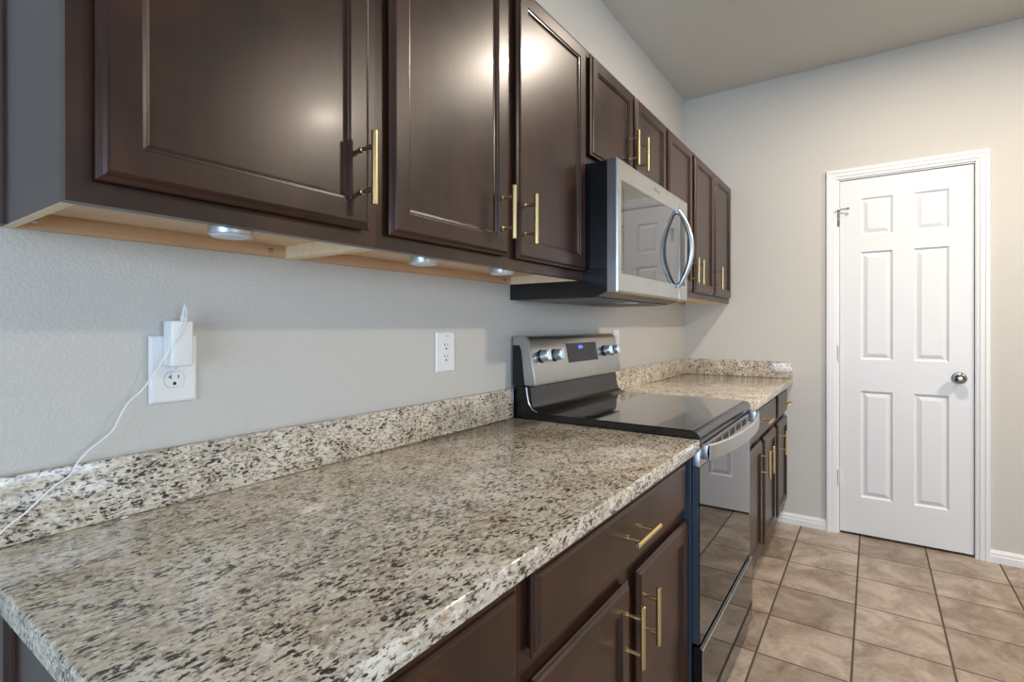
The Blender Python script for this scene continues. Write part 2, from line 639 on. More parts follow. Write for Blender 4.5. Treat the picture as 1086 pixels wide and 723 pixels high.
cyl(bm, (XD, ky, kz), (XD-0.062, ky, kz), 0, n=28, rings=[(0, 0.031), (0.08, 0.031), (0.14, 0.027), (0.16, 0.013), (0.42, 0.012), (0.48, 0.02), (0.6, 0.026), (0.75, 0.028), (0.9, 0.025), (0.97, 0.017), (1, 0.008)])
mesh_obj('door_knob', bm, M_NICKEL, door, smooth=True)
for hz in (1.861, 1.066, 0.333):
    bm = bmesh.new()
    hy = -0.898
    cyl(bm, (XR-0.006, hy, hz-0.045), (XR-0.006, hy, hz+0.045), 0, n=12, rings=[(0, 0.003), (0.02, 0.0055), (0.33, 0.0055), (0.335, 0.005), (0.345, 0.0055), (0.66, 0.0055), (0.665, 0.005), (0.675, 0.0055), (0.98, 0.0055), (1, 0.003)])
    box(bm, XR-0.005, XR+0.005, hy-0.0045, hy+0.0045, hz-0.043, hz+0.043)
    mesh_obj('hinge', bm, M_TRIM if hz < 1.8 else M_NICKEL, door, smooth=True)
bm = bmesh.new()
cyl(bm, (XR-0.008, -0.898, 1.908), (XR-0.008, -0.898, 1.915), 0.008, n=14)
cyl(bm, (XR-0.010, -0.898, 1.911), (XR-0.028, -0.945, 1.911), 0.0035, n=12)
cyl(bm, (XR-0.027, -0.943, 1.911), (XR-0.030, -0.951, 1.911), 0.008, n=14)
cyl(bm, (XR-0.008, -0.898, 1.911), (XR-0.024, -0.878, 1.899), 0.003, n=10)
mesh_obj('hinge_pin_stop', bm, M_SILV, door, smooth=True)

# ------------------------------------------------------------------ cabinets
SHAKER = [(0, 0.009), (0.002, 0.0065), (0.0065, 0.005), (0.010, 0.0015), (0.013, 0), (0.047, 0), (0.0485, 0.003), (0.0525, 0.0035), (0.0545, 0.008), (0.0585, 0.009)]
SLAB = [(0, 0.009), (0.002, 0.0065), (0.0075, 0.006), (0.009, 0.0025), (0.0135, 0.002), (0.017, 0)]

_handle_mesh = {}


def handle(parent, x, z, yf, vertical=True, length=0.132):
    key = (vertical, length)
    if key not in _handle_mesh:
        bm = bmesh.new()
        h = length/2
        e = 0.0012
        r = 0.0058
        ax = (lambda t: Vector((0, -0.036, t))) if vertical else (lambda t: Vector((t, -0.036, 0)))
        cyl(bm, ax(-h), ax(h), 0, n=18, rings=[(0, r-e), (e/length, r), (1-e/length, r), (1, r-e)])
        for s in (-0.038, 0.038):
            q = ax(s)
            base = Vector((q.x, 0, q.z))
            cyl(bm, base, Vector((q.x, -0.032, q.z)), 0, n=14, rings=[(0, 0.0052), (0.12, 0.0052), (0.14, 0.0038), (0.62, 0.0038), (0.64, 0.0048), (1, 0.0048)])
        bmesh.ops.recalc_face_normals(bm, faces=bm.faces)
        me = bpy.data.meshes.new('bar_pull')
        bm.to_mesh(me); bm.free()
        for p in me.polygons:
            p.use_smooth = True
        me.set_sharp_from_angle(angle=math.radians(35))
        me.materials.append(M_BRASS)
        _handle_mesh[key] = me
    o = bpy.data.objects.new('handle', _handle_mesh[key])
    COL.objects.link(o)
    o.parent = parent
    o.location = Vector((x, yf, z)) - world_of(parent)
    o['label'] = 'brushed brass bar pull'
    return o


def cab_front(root, kind, x0, x1, z0, z1, yf, hpos, thick=0.0195):
    bm = bmesh.new()
    front_panel(bm, x0, x1, z0, z1, thick, SHAKER if kind == 'door' else SLAB, FN_FRONT(yf))
    o = mesh_obj('door' if kind == 'door' else 'drawer_front', bm, M_WOOD, root, origin=((x0+x1)/2, yf+thick, z0))
    for hx, hz in hpos[:1]:
        handle(o, hx, hz, yf, kind == 'door', 0.132 if kind == 'door' else 0.14)
    return o


UFY = -0.288      # upper face-frame front
UZ0, UZ1 = 1.375, 2.142


def upper_cabinet(x0, x1, z0, z1, doors, label, left_end=False):
    root = thing('upper_cabinet', label, 'cabinet', (x0, 0, z0), 'dark brown wall cabinets')
    ft = 0.019
    # carcass: sides, top, back; recessed bottom
    bm = bmesh.new()
    box(bm, x0, x0+0.013, UFY+ft, -0.001, z0, z1)
    box(bm, x1-0.013, x1, UFY+ft, -0.001, z0, z1)
    box(bm, x0+0.013, x1-0.013, UFY+ft, -0.001, z1-0.013, z1)
    box(bm, x0+0.013, x1-0.013, -0.006, -0.001, z0+0.026, z1-0.013)
    mesh_obj('carcass', bm, M_VINYL, root)
    bm = bmesh.new()
    box(bm, x0+0.013, x1-0.013, UFY+ft, -0.006, z0+0.026, z0+0.038)
    mesh_obj('bottom_panel', bm, M_MAPLE, root)
    # raw plywood lining on the lower edge of the two side panels
    bm = bmesh.new()
    box(bm, x0+0.0004, x0+0.0135, UFY+ft, -0.0012, z0-0.0006, z0+0.026)
    box(bm, x1-0.0135, x1-0.0004, UFY+ft, -0.0012, z0-0.0006, z0+0.026)
    box(bm, x0+0.0135, x1-0.0135, UFY+ft, UFY+ft+0.0015, z0+0.0005, z0+0.026)
    mesh_obj('side_edge', bm, M_EDGE, root)
    bm = bmesh.new()
    box(bm, x0+0.0135, x1-0.0135, -0.014, -0.001, z0+0.0005, z0+0.0258)
    o = mesh_obj('hanging_rail', bm, M_RAIL_SHADE, root)
    for sx in (x0+0.035, x1-0.05):
        bm = bmesh.new()
        cyl(bm, (sx, -0.0138, z0+0.013), (sx, -0.0168, z0+0.013), 0, n=14, rings=[(0, 0.006), (0.5, 0.0055), (0.9, 0.003), (1, 0.0015)])
        mesh_obj('screw', bm, M_ZINC, o, smooth=True)
    # face frame
    bm = bmesh.new()
    e0 = doors[0][0]+0.012
    e1 = doors[-1][1]-0.012
    zb, zt = doors[0][2]+0.012, doors[0][3]-0.012
    for a, b, c, d in ((x0, e0, z0, z1), (e1, x1, z0, z1), (e0, e1, z0, zb), (e0, e1, zt, z1)):
        box(bm, a, b, UFY, UFY+ft, c, d)
    for k in range(len(doors)-1):
        box(bm, doors[k][1]-0.012, doors[k+1][0]+0.012, UFY, UFY+ft, zb, zt)
    mesh_obj('face_frame', bm, M_WOOD, root)
    if left_end:
        bm = bmesh.new()
        extrude_profile(bm, [(x0, -0.001), (x0, -0.030), (x0-0.003, -0.029), (x0-0.005, -0.024), (x0-0.0055, -0.001)], lambda a, p: Vector((p[0], p[1], a)), z0+0.001, z1)
        mesh_obj('scribe_molding', bm, M_WOOD, root, smooth=30)
    for d in doors:
        cab_front(root, 'door', d[0], d[1], d[2], d[3], UFY-0.0197, [(d[4], d[5])])
    return root


HZ = 1.507
upper_cabinet(0.0362, 0.5070, UZ0, UZ1, [(0.062, 0.482, 1.403, 2.128, 0.457, HZ)],
              'nearest dark brown wall cabinet, one door and its left side showing, above the charger outlet', True)
upper_cabinet(0.5071, 1.3817, UZ0, UZ1, [(0.531, 0.934, 1.403, 2.128, 0.899, HZ), (0.973, 1.378, 1.403, 2.128, 1.003, HZ)],
              'wide two-door dark brown wall cabinet between the nearest cabinet and the microwave')
upper_cabinet(1.3818, 2.2044, 1.763, UZ1, [(1.413, 1.787, 1.792, 2.128, 1.738, 1.898), (1.812, 2.185, 1.792, 2.128, 1.839, 1.898)],
              'short two-door dark brown wall cabinet directly over the microwave')
upper_cabinet(2.2045, 3.064, UZ0, UZ1, [(2.219, 2.602, 1.403, 2.128, 2.573, HZ), (2.654, 3.047, 1.403, 2.128, 2.668, HZ)],
              'two-door dark brown wall cabinet just past the microwave')
bm = bmesh.new(); box(bm, 2.1435, 2.2042, UFY+0.004, -0.0005, UZ0, 1.7625)  # unseen filler, added to stop lamp light leaking past the microwave
struct('light_stop_filler', bm, M_WOOD, 'unseen dark brown filler strip added beside the microwave to block lamp light', 'trim')
upper_cabinet(3.065, 3.5225, UZ0, UZ1, [(3.079, 3.497, 1.403, 2.128, 3.092, HZ)],
              'farthest dark brown wall cabinet, one narrow-looking door, against the far wall')

BFY = -0.613       # base face-frame front
BYF = BFY-0.0197   # base door front
ZB = 0.8655


def base_cabinet(x0, x1, drawers, doors, label, left_end=False):
    root = thing('base_cabinet', label, 'cabinet', (x0, 0, 0), 'dark brown base cabinets')
    ft = 0.019
    bm = bmesh.new()
    box(bm, x0, x0+0.015, BFY+ft, -0.001, 0.10, ZB)
    box(bm, x1-0.015, x1, BFY+ft, -0.001, 0.10, ZB)
    box(bm, x0+0.015, x1-0.015, BFY+ft, -0.001, 0.10, 0.115)
    box(bm, x0+0.015, x1-0.015, -0.008, -0.001, 0.115, ZB)
    mesh_obj('carcass', bm, M_VINYL, root)
    bm = bmesh.new()
    box(bm, x0, x1, BFY+0.075, BFY+0.095, 0.0, 0.0995)
    box(bm, x0, x0+0.015, BFY+0.095, -0.001, 0.0, 0.0995)
    mesh_obj('toe_kick', bm, M_WOOD, root)
    bm = bmesh.new()
    xs0, xs1 = doors[0][0]+0.012, doors[-1][1]-0.012
    zd0, zd1 = doors[0][2]+0.012, doors[0][3]-0.010
    zr0, zr1 = drawers[0][2]+0.010, drawers[0][3]-0.010
    for a, b, c, d in ((x0, xs0, 0.10, ZB), (xs1, x1, 0.10, ZB), (xs0, xs1, 0.10, zd0), (xs0, xs1, zd1, zr0), (xs0, xs1, zr1, ZB)):
        box(bm, a, b, BFY, BFY+ft, c, d)
    for k in range(len(doors)-1):
        box(bm, doors[k][1]-0.012, doors[k+1][0]+0.012, BFY, BFY+ft, zd0, zd1)
    mesh_obj('face_frame', bm, M_WOOD, root)
    if left_end:
        bm = bmesh.new()
        extrude_profile(bm, [(x0, -0.112), (x0, -0.152), (x0-0.003, -0.151), (x0-0.006, -0.147), (x0-0.006, -0.135), (x0-0.010, -0.131), (x0-0.010, -0.118), (x0-0.006, -0.112)], lambda a, p: Vector((p[0], p[1], a)), 0.001, ZB-0.001)
        mesh_obj('scribe_molding', bm, M_WOOD, root, smooth=30)
    for d in drawers:
        cab_front(root, 'drawer', d[0], d[1], d[2], d[3], BYF, [((d[0]+d[1])/2, (d[2]+d[3])/2)])
    for d in doors:
        cab_front(root, 'door', d[0], d[1], d[2], d[3], BYF, [(d[4], 0.571)])
    return root


base_cabinet(0.022, 0.505, [(0.052, 0.484, 0.703, 0.840)], [(0.052, 0.484, 0.150, 0.668, 0.46)],
             'nearest dark brown base cabinet, under the near left end of the countertop', True)
base_cabinet(0.506, 1.3785, [(0.527, 1.350, 0.703, 0.843)], [(0.530, 0.927, 0.150, 0.669, 0.898), (0.977, 1.364, 0.150, 0.669, 0.998)],
             'dark brown base cabinet with one wide drawer over two doors, left of the range')
base_cabinet(2.1475, 3.064, [(2.175, 3.036, 0.703, 0.843)], [(2.175, 2.604, 0.150, 0.676, 2.573), (2.664, 3.036, 0.150, 0.676, 2.690)],
             'dark brown base cabinet with one wide drawer over two doors, right of the range')
base_cabinet(3.065, 3.5215, [(3.113, 3.500, 0.703, 0.843)], [(3.113, 3.500, 0.150, 0.676, 3.140)],
             'farthest dark brown base cabinet, narrow with one drawer and one door, against the far wall')

# ------------------------------------------------------------------ granite
ZT = 0.9006


def slab(x0, x1, y0, y1, z0, z1, mat, label, name, cat, bev=0.004):
    bm = bmesh.new()
    box(bm, x0, x1, y0, y1, z0, z1, bev, 3)
    return tag(mesh_obj(name, bm, mat, smooth=40, origin=(x0, y0, z0)), label, cat)


slab(0.0, 1.3795, -0.660, -0.0005, 0.8662, ZT, M_GRAN, 'long speckled beige granite countertop in the foreground', 'countertop', 'countertop')
slab(2.1465, 3.5225, -0.660, -0.0005, 0.8662, ZT, M_GRAN, 'small far speckled granite countertop beyond the range', 'countertop', 'countertop')
slab(0.0, 1.3785, -0.0185, -0.0005, ZT+0.0003, 1.0035, M_GRANB, 'long granite backsplash strip behind the near countertop', 'backsplash', 'backsplash', 0.0015)
slab(2.1475, 3.5045, -0.0185, -0.0005, ZT+0.0003, 1.0035, M_GRANB, 'granite backsplash strip on the cabinet wall beyond the range', 'backsplash', 'backsplash', 0.0015)
slab(3.5050, 3.5226, -0.658, -0.0005, ZT+0.0003, 1.0035, M_GRANX, 'short granite backsplash return against the far wall', 'backsplash', 'backsplash', 0.0015)

# ------------------------------------------------------------------ range
RX0, RX1 = 1.3835, 2.1425
rng = thing('electric_range', 'black glass and stainless steel electric range between the two countertops', 'range', ((RX0+RX1)/2, -0.33, 0))
bm = bmesh.new()
box(bm, RX0, RX1, -0.634, -0.012, 0.035, 0.893, 0.002)
mesh_obj('body', bm, M_ENAM, rng)
for lx, ly in ((RX0+0.06, -0.56), (RX1-0.06, -0.56), (RX0+0.06, -0.08), (RX1-0.06, -0.08)):
    bm = bmesh.new()
    cyl(bm, (lx, ly, 0), (lx, ly, 0.036), 0.016, n=14)
    mesh_obj('foot', bm, M_BLACKM, rng, smooth=True)
# cooktop: black frame + glass
bm = bmesh.new()
YFk = -0.655
prof = [(-0.085, 0.8935), (-0.085, 0.921), (-0.640, 0.921), (-0.650, 0.9185), (-0.657, 0.911), (-0.660, 0.900), (-0.656, 0.884), (-0.646, 0.8765), (-0.636, 0.8765), (-0.636, 0.8935)]
extrude_profile(bm, prof, lambda a, p: Vector((a, p[0], p[1])), RX0-0.001, RX1+0.001)
ct_ = mesh_obj('cooktop_frame', bm, M_BLACK, rng, smooth=30)
bm = bmesh.new()
box(bm, RX0+0.006, RX1-0.006, -0.636, -0.09, 0.9212, 0.9235, 0.0008)
mesh_obj('cooktop_glass', bm, M_GLASSB, ct_)
# back guard: lower black swoop
bm = bmesh.new()
prof = [(-0.012, 0.894), (-0.012, 1.012), (-0.080, 1.012), (-0.084, 1.000), (-0.087, 0.965), (-0.094, 0.942), (-0.112, 0.9285), (-0.138, 0.9238), (-0.138, 0.9215), (-0.086, 0.9213), (-0.084, 0.894)]
extrude_profile(bm, prof, lambda a, p: Vector((a, p[0], p[1])), RX0+0.004, RX1-0.004)
bg = mesh_obj('backguard', bm, M_BLACK, rng, smooth=40)
for sx in (RX0+0.0015, RX1-0.0015):
    bm = bmesh.new()
    tube(bm, [(sx, -0.068, 1.010), (sx, -0.071, 0.985), (sx, -0.078, 0.955), (sx, -0.092, 0.935), (sx, -0.112, 0.9265)], 0.0022, 8)
    mesh_obj('edge_trim', bm, M_STEELV, bg, smooth=True)
# control panel (stainless shell with rounded top)
bm = bmesh.new()
prof = [(-0.010, 1.016), (-0.010, 1.184), (-0.014, 1.190), (-0.048, 1.192), (-0.062, 1.190), (-0.072, 1.184), (-0.079, 1.174), (-0.106, 1.030), (-0.104, 1.018), (-0.098, 1.016)]
extrude_profile(bm, prof, lambda a, p: Vector((a, p[0], p[1])), RX0, RX1)
bmesh.ops.recalc_face_normals(bm, faces=bm.faces)
ends = [e for e in bm.edges if len(e.link_faces) == 2 and any(len(f_.verts) > 4 for f_ in e.link_faces)]
bmesh.ops.bevel(bm, geom=ends, offset=0.004, segments=3, affect='EDGES')
cp = mesh_obj('control_panel', bm, M_STEEL, rng, smooth=35)
for sx0, sx1 in ((RX0-0.0006, RX0+0.001), (RX1-0.001, RX1+0.0006)):
    bm = bmesh.new()
    extrude_profile(bm, [(-0.011, 1.016), (-0.012, 1.158), (-0.040, 1.158), (-0.048, 1.140), (-0.062, 1.016)], lambda a, p: Vector((a, p[0], p[1])), sx0, sx1)
    mesh_obj('side_inset', bm, M_BLACKM, cp)
# face frame of reference on the sloping panel


def on_panel(x, z, out=0.0):
    t_ = (1.174-z)/(1.174-1.030)
    y = -0.079-0.027*t_
    nrm = Vector((0, -0.144, 0.027)).normalized()
    return Vector((x, y, z)) + nrm*out


nrm = Vector((0, -0.144, 0.027)).normalized()
upv = Vector((0, 0.027, 0.144)).normalized()


def panel_box(bm, x0, x1, z0, z1, o0, o1):
    vs = []
    for out in (o0, o1):
        for x, z in ((x0, z0), (x1, z0), (x1, z1), (x0, z1)):
            vs.append(bm.verts.new(on_panel(x, z, out)))
    for f_ in ((0, 1, 2, 3), (4, 5, 6, 7), (0, 1, 5, 4), (1, 2, 6, 5), (2, 3, 7, 6), (3, 0, 4, 7)):
        bm.faces.new([vs[i] for i in f_])


bm = bmesh.new()
panel_box(bm, 1.648, 1.915, 1.083, 1.158, -0.002, 0.0012)
dsp = mesh_obj('display', bm, M_DISP, cp)
bm = bmesh.new()
for xx in (1.752, 1.762, 1.777):
    panel_box(bm, xx, xx+0.003, 1.134, 1.148, 0.001, 0.0016)
for xx in (1.7655, 1.7800):
    panel_box(bm, xx-0.001, xx+0.007, 1.1395, 1.142, 0.001, 0.0016)
mesh_obj('clock_digits', bm, M_BLUE, dsp)
for kx in (1.450, 1.545, 1.990, 2.072):
    bm = bmesh.new()
    c0 = on_panel(kx, 1.117, 0)
    cyl(bm, c0, c0+nrm*0.006, 0.024, 0.023, n=28)
    k = mesh_obj('control_knob', bm, M_BLACK, cp, smooth=True)
    bm = bmesh.new()
    cyl(bm, c0+nrm*0.006, c0+nrm*0.034, 0, n=32, rings=[(0, 0.0205), (0.1, 0.0212), (0.75, 0.0195), (0.93, 0.0185), (1, 0.0165)])
    # grip ridge across the knob
    t = bmesh.new()
    vs = []
    for sgn in (-1, 1):
        for dz in (-0.019, 0.019):
            for o_ in (0.030, 0.041):
                vs.append(t.verts.new(c0 + nrm*o_ + upv*dz + Vector((sgn*0.0055, 0, 0))))
    for f_ in ((0, 1, 3, 2), (4, 6, 7, 5), (0, 4, 5, 1), (2, 3, 7, 6), (0, 2, 6, 4), (1, 5, 7, 3)):
        t.faces.new([vs[i] for i in f_])
    bmesh.ops.bevel(t, geom=list(t.edges), offset=0.0015, segments=2, affect='EDGES')
    merge(bm, t)
    mesh_obj('knob_cap', bm, M_KNOB, k, smooth=35)
# oven door
bm = bmesh.new()
box(bm, RX0+0.001, RX1-0.001, -0.6545, -0.6355, 0.308, 0.8185, 0.0015)
od = mesh_obj('oven_door', bm, M_ENAM, rng)
bm = bmesh.new()
box(bm, RX0+0.003, RX1-0.003, -0.6575, -0.6546, 0.310, 0.8175, 0.0008)
mesh_obj('door_glass', bm, M_OVENG, od)
bm = bmesh.new()
box(bm, RX0+0.001, RX1-0.001, -0.658, -0.6355, 0.819, 0.8725, 0.003, 2)
tr = mesh_obj('top_trim', bm, M_SILV, od, smooth=35)
bm = bmesh.new()
nsl = 6
for i in range(nsl):
    a = RX0+0.075+i*(RX1-RX0-0.15)/nsl
    box(bm, a+0.010, a+(RX1-RX0-0.15)/nsl-0.010, -0.6584, -0.6575, 0.842, 0.864, 0.0003, 1)
mesh_obj('vent_slots', bm, M_GREYS, od)
# bowed flat handle
bm = bmesh.new()
hx0, hx1 = RX0+0.008, RX1-0.008
N = 36
rows = []
for i in range(N+1):
    t_ = i/N
    x = hx0+(hx1-hx0)*t_
    s = abs(2*t_-1)
    yb = -0.684 - 0.036*(1-s**2.4)
    if s > 0.96:
        yb += 0.004*(s-0.96)/0.04
    rows.append([bm.verts.new((x, yb, 0.842)), bm.verts.new((x, yb-0.006, 0.845)), bm.verts.new((x, yb-0.007, 0.866)), bm.verts.new((x, yb-0.006, 0.885)), bm.verts.new((x, yb, 0.888)), bm.verts.new((x, yb+0.003, 0.866))])
for a, b in zip(rows, rows[1:]):
    for k in range(6):
        bm.faces.new((a[k], a[(k+1) % 6], b[(k+1) % 6], b[k]))
bm.faces.new(rows[0]); bm.faces.new(list(reversed(rows[-1])))
for a, b in ((hx0, hx0+0.020), (hx1-0.020, hx1)):
    box(bm, a, b, -0.686, -0.657, 0.843, 0.886, 0.003, 2)
mesh_obj('handle', bm, M_STEELV, od, smooth=35)
# storage drawer
bm = bmesh.new()
prof = [(-0.6355, 0.042), (-0.660, 0.042), (-0.666, 0.044), (-0.666, 0.290), (-0.6635, 0.297), (-0.658, 0.300), (-0.6355, 0.300)]
extrude_profile(bm, prof, lambda a, p: Vector((a, p[0], p[1])), RX0+0.001, RX1-0.001)
dr = mesh_obj('storage_drawer', bm, M_OVENG, rng)
bm = bmesh.new()
tube(bm, [(RX0+0.0012, -0.6650, 0.2935), (RX1-0.0012, -0.6650, 0.2935)], 0.0016, 8)
tube(bm, [(RX0+0.0012, -0.6658, 0.05), (RX0+0.0012, -0.6658, 0.29)], 0.0014, 8)
mesh_obj('edge_trim', bm, M_STEELV, dr, smooth=True)

# ------------------------------------------------------------------ microwave
MX0, MX1 = 1.3822, 2.1425
MZ0, MZ1 = 1.335, 1.7575
mw = thing('microwave', 'stainless steel over-the-range microwave with a bowed handle, above the range', 'microwave', ((MX0+MX1)/2, -0.2, 1.318))
bm = bmesh.new()
prof = [(-0.001, 1.319), (-0.001, MZ1-0.004), (-0.374, MZ1-0.004), (-0.374, 1.337), (-0.345, 1.323), (-0.322, 1.319)]
extrude_profile(bm, prof, lambda a, p: Vector((a, p[0], p[1])), MX0, MX1)
mesh_obj('body', bm, M_BLACK, mw)
bm = bmesh.new()
box(bm, MX0+0.02, MX1-0.02, -0.33, -0.02, 1.3165, 1.3190, 0.001)
bp = mesh_obj('bottom_plate', bm, M_GREYP, mw)
for a, b in ((MX0+0.06, MX0+0.33), (MX1-0.33, MX1-0.06)):
    bm = bmesh.new()
    box(bm, a, b, -0.30, -0.10, 1.3125, 1.3165, 0.001)
    for i in range(9):
        yy = -0.29+i*0.0225
        box(bm, a+0.01, b-0.01, yy, yy+0.008, 1.3115, 1.3130)
    mesh_obj('grease_filter', bm, M_GREYP, bp)
bm = bmesh.new()
box(bm, (MX0+MX1)/2-0.04, (MX0+MX1)/2+0.04, -0.32, -0.24, 1.3130, 1.3165, 0.002)
mesh_obj('lamp_cover', bm, M_LENS, bp)
# door: stainless frame around the window; right control strip
MS = 2.030
MY0, MY1 = -0.409, -0.3745
wx0, wx1, wz0, wz1 = 1.4135, 2.118, 1.395, 1.692


def frame_ring(bm, X0, X1, Z0, Z1, a0, a1, b0, b1, y0, y1, bev=0.004):
    """rectangular plate with a rectangular hole"""
    rings = [((X0, X1, Z0, Z1), y1, 0), ((X0, X1, Z0, Z1), y0+bev, 0), ((X0, X1, Z0, Z1), y0, bev), ((a0, a1, b0, b1), y0, -0.0015), ((a0, a1, b0, b1), y0+0.0015, 0), ((a0, a1, b0, b1), y1, 0)]
    prev = None
    first = None
    for (p, q, r, s), y, ins in rings:
        cur = [bm.verts.new((p+ins, y, r+ins)), bm.verts.new((q-ins, y, r+ins)), bm.verts.new((q-ins, y, s-ins)), bm.verts.new((p+ins, y, s-ins))]
        if prev:
            for k in range(4):
                bm.faces.new((prev[k], prev[(k+1) % 4], cur[(k+1) % 4], cur[k]))
        else:
            first = cur
        prev = cur
    for k in range(4):
        bm.faces.new((prev[k], prev[(k+1) % 4], first[(k+1) % 4], first[k]))


bm = bmesh.new()
frame_ring(bm, MX0, MS-0.001, MZ0, MZ1, wx0, MS-0.006, wz0, wz1, MY0, MY1)
md = mesh_obj('door', bm, M_STEEL, mw, smooth=35)
bm = bmesh.new()
box(bm, wx0-0.004, MS-0.0015, MY0+0.002, MY0+0.012, wz0-0.002, wz1+0.002)
mesh_obj('door_window', bm, M_MWG, md)
bm = bmesh.new()
box(bm, wx0+0.022, MS-0.022, MY0+0.0012, MY0+0.003, wz0+0.026, wz1-0.026)
mesh_obj('window_screen', bm, M_MWS, md)
bm = bmesh.new()
frame_ring(bm, MS+0.001, MX1, MZ0, MZ1, MS+0.004, wx1, wz0, wz1, MY0, MY1)
cs = mesh_obj('control_strip', bm, M_STEEL, mw, smooth=35)
bm = bmesh.new()
box(bm, MS+0.002, wx1+0.003, MY0+0.002, MY0+0.012, wz0-0.002, wz1+0.002)
mesh_obj('control_glass', bm, M_MWG, cs)
# bowed handle
bm = bmesh.new()
pts = []
rad = []
hxm = 1.998
for i in range(33):
    t_ = i/32
    s = 2*t_-1
    pts.append((hxm, MY0-0.004-0.052*(1-abs(s)**2.1), 1.385+0.312*t_))
    rad.append(0.0115-0.004*abs(s)**3)
tube(bm, pts, rad, 16, (1, 0, 0))
for zz in (1.392, 1.690):
    cyl(bm, (hxm, MY0+0.001, zz), (hxm, MY0-0.012, zz), 0.009, 0.008, n=14)
mesh_obj('handle', bm, M_STEELV, md, smooth=40)
# small dim maker's mark: swirl and a short stroke
bm = bmesh.new()
lx, lz = 1.752, 1.727
pts = [(lx-0.018+0.010*math.cos(t_), MY0-0.0003, lz+0.003+0.0055*math.sin(t_)) for t_ in [k*0.35 for k in range(2, 19)]]
tube(bm, pts, 0.0008, 6)
pts = [(lx-0.004+0.004*k, MY0-0.0003, lz+0.0025*math.sin(k*1.9)) for k in range(11)]
tube(bm, pts, 0.0009, 6)
mesh_obj('badge', bm, plain('grey_print', (110, 114, 116), 0.4), md)

# ------------------------------------------------------------------ puck lights
protos = None
for i, (px, py, lb) in enumerate(((0.258, -0.236, 'silver puck light under the nearest wall cabinet'),
                                  (0.708, -0.222, 'silver puck light under the near door of the two-door wall cabinet'),
                                  (0.998, -0.236, 'silver puck light under the wall cabinet, the one nearest the microwave'))):
    z1 = UZ0+0.0258
    if protos is None:
        r = thing('puck_light', lb, 'light', (px, py, z1), 'puck lights under the wall cabinets')
        bm = bmesh.new()
        cyl(bm, (px, py, z1-0.014), (px, py, z1-0.0325), 0, n=36, rings=[(0, 0.0305), (0.06, 0.0325), (0.9, 0.0325), (1, 0.0315)])
        h = mesh_obj('housing', bm, M_SILV, r, smooth=35)
        bm = bmesh.new()
        cyl(bm, (px, py, z1-0.0325), (px, py, z1-0.0360), 0, n=32, rings=[(0, 0.0285), (0.5, 0.0275), (0.85, 0.020), (1, 0.010)])
        mesh_obj('lens', bm, M_LENS, r, smooth=True)
        bm = bmesh.new()
        cyl(bm, (px, py, z1), (px, py, z1-0.0140), 0.0312, n=36)
        mesh_obj('mounting_ring', bm, M_BLACKM, r, smooth=35)
        protos = r
    else:
        r = protos.copy(); COL.objects.link(r)
        r.location = (px, py, z1)
        r['label'] = lb
        for ch in protos.children:
            c = ch.copy(); COL.objects.link(c); c.parent = r

# ------------------------------------------------------------------ outlets


def duplex_face(root, cx, cz, name='receptacle'):
    bm = bmesh.new()
    n = 36
    pts = []
    for i in range(n):
        a = 2*math.pi*i/n
        x = 0.0172*math.cos(a)
        z = max(-0.0142, min(0.0142, 0.0172*math.sin(a)))
        pts.append((x, z))
    extrude_profile(bm, pts, lambda a, p: Vector((cx+p[0], a, cz+p[1])), -0.0045, -0.0078)
    o = mesh_obj(name, bm, M_WPL, root, smooth=30)
    bm = bmesh.new()
    y0, y1 = -0.0079, -0.0076
    box(bm, cx-0.0075, cx-0.0055, y0, y1, cz+0.0012, cz+0.0088)
    box(bm, cx-0.0105, cx-0.0055, y0, y1, cz+0.0040, cz+0.0058)
    box(bm, cx+0.0055, cx+0.0075, y0, y1, cz+0.0018, cz+0.0084)
    cyl(bm, (cx, y1, cz-0.0070), (cx, y0, cz-0.0070), 0.0028, n=14)
    box(bm, cx-0.0028, cx+0.0028, y0, y1, cz-0.0100, cz-0.0070)
    mesh_obj('slots', bm, M_SLOT, o)
    bm = bmesh.new()
    pts2 = [(x*1.045, z*1.045) for x, z in pts]
    extrude_profile(bm, pts2, lambda a, p: Vector((cx+p[0], a, cz+p[1])), -0.0045, -0.0066)
    mesh_obj('shadow_gap', bm, plain('outlet_gap', (150, 150, 150), 0.6), o)


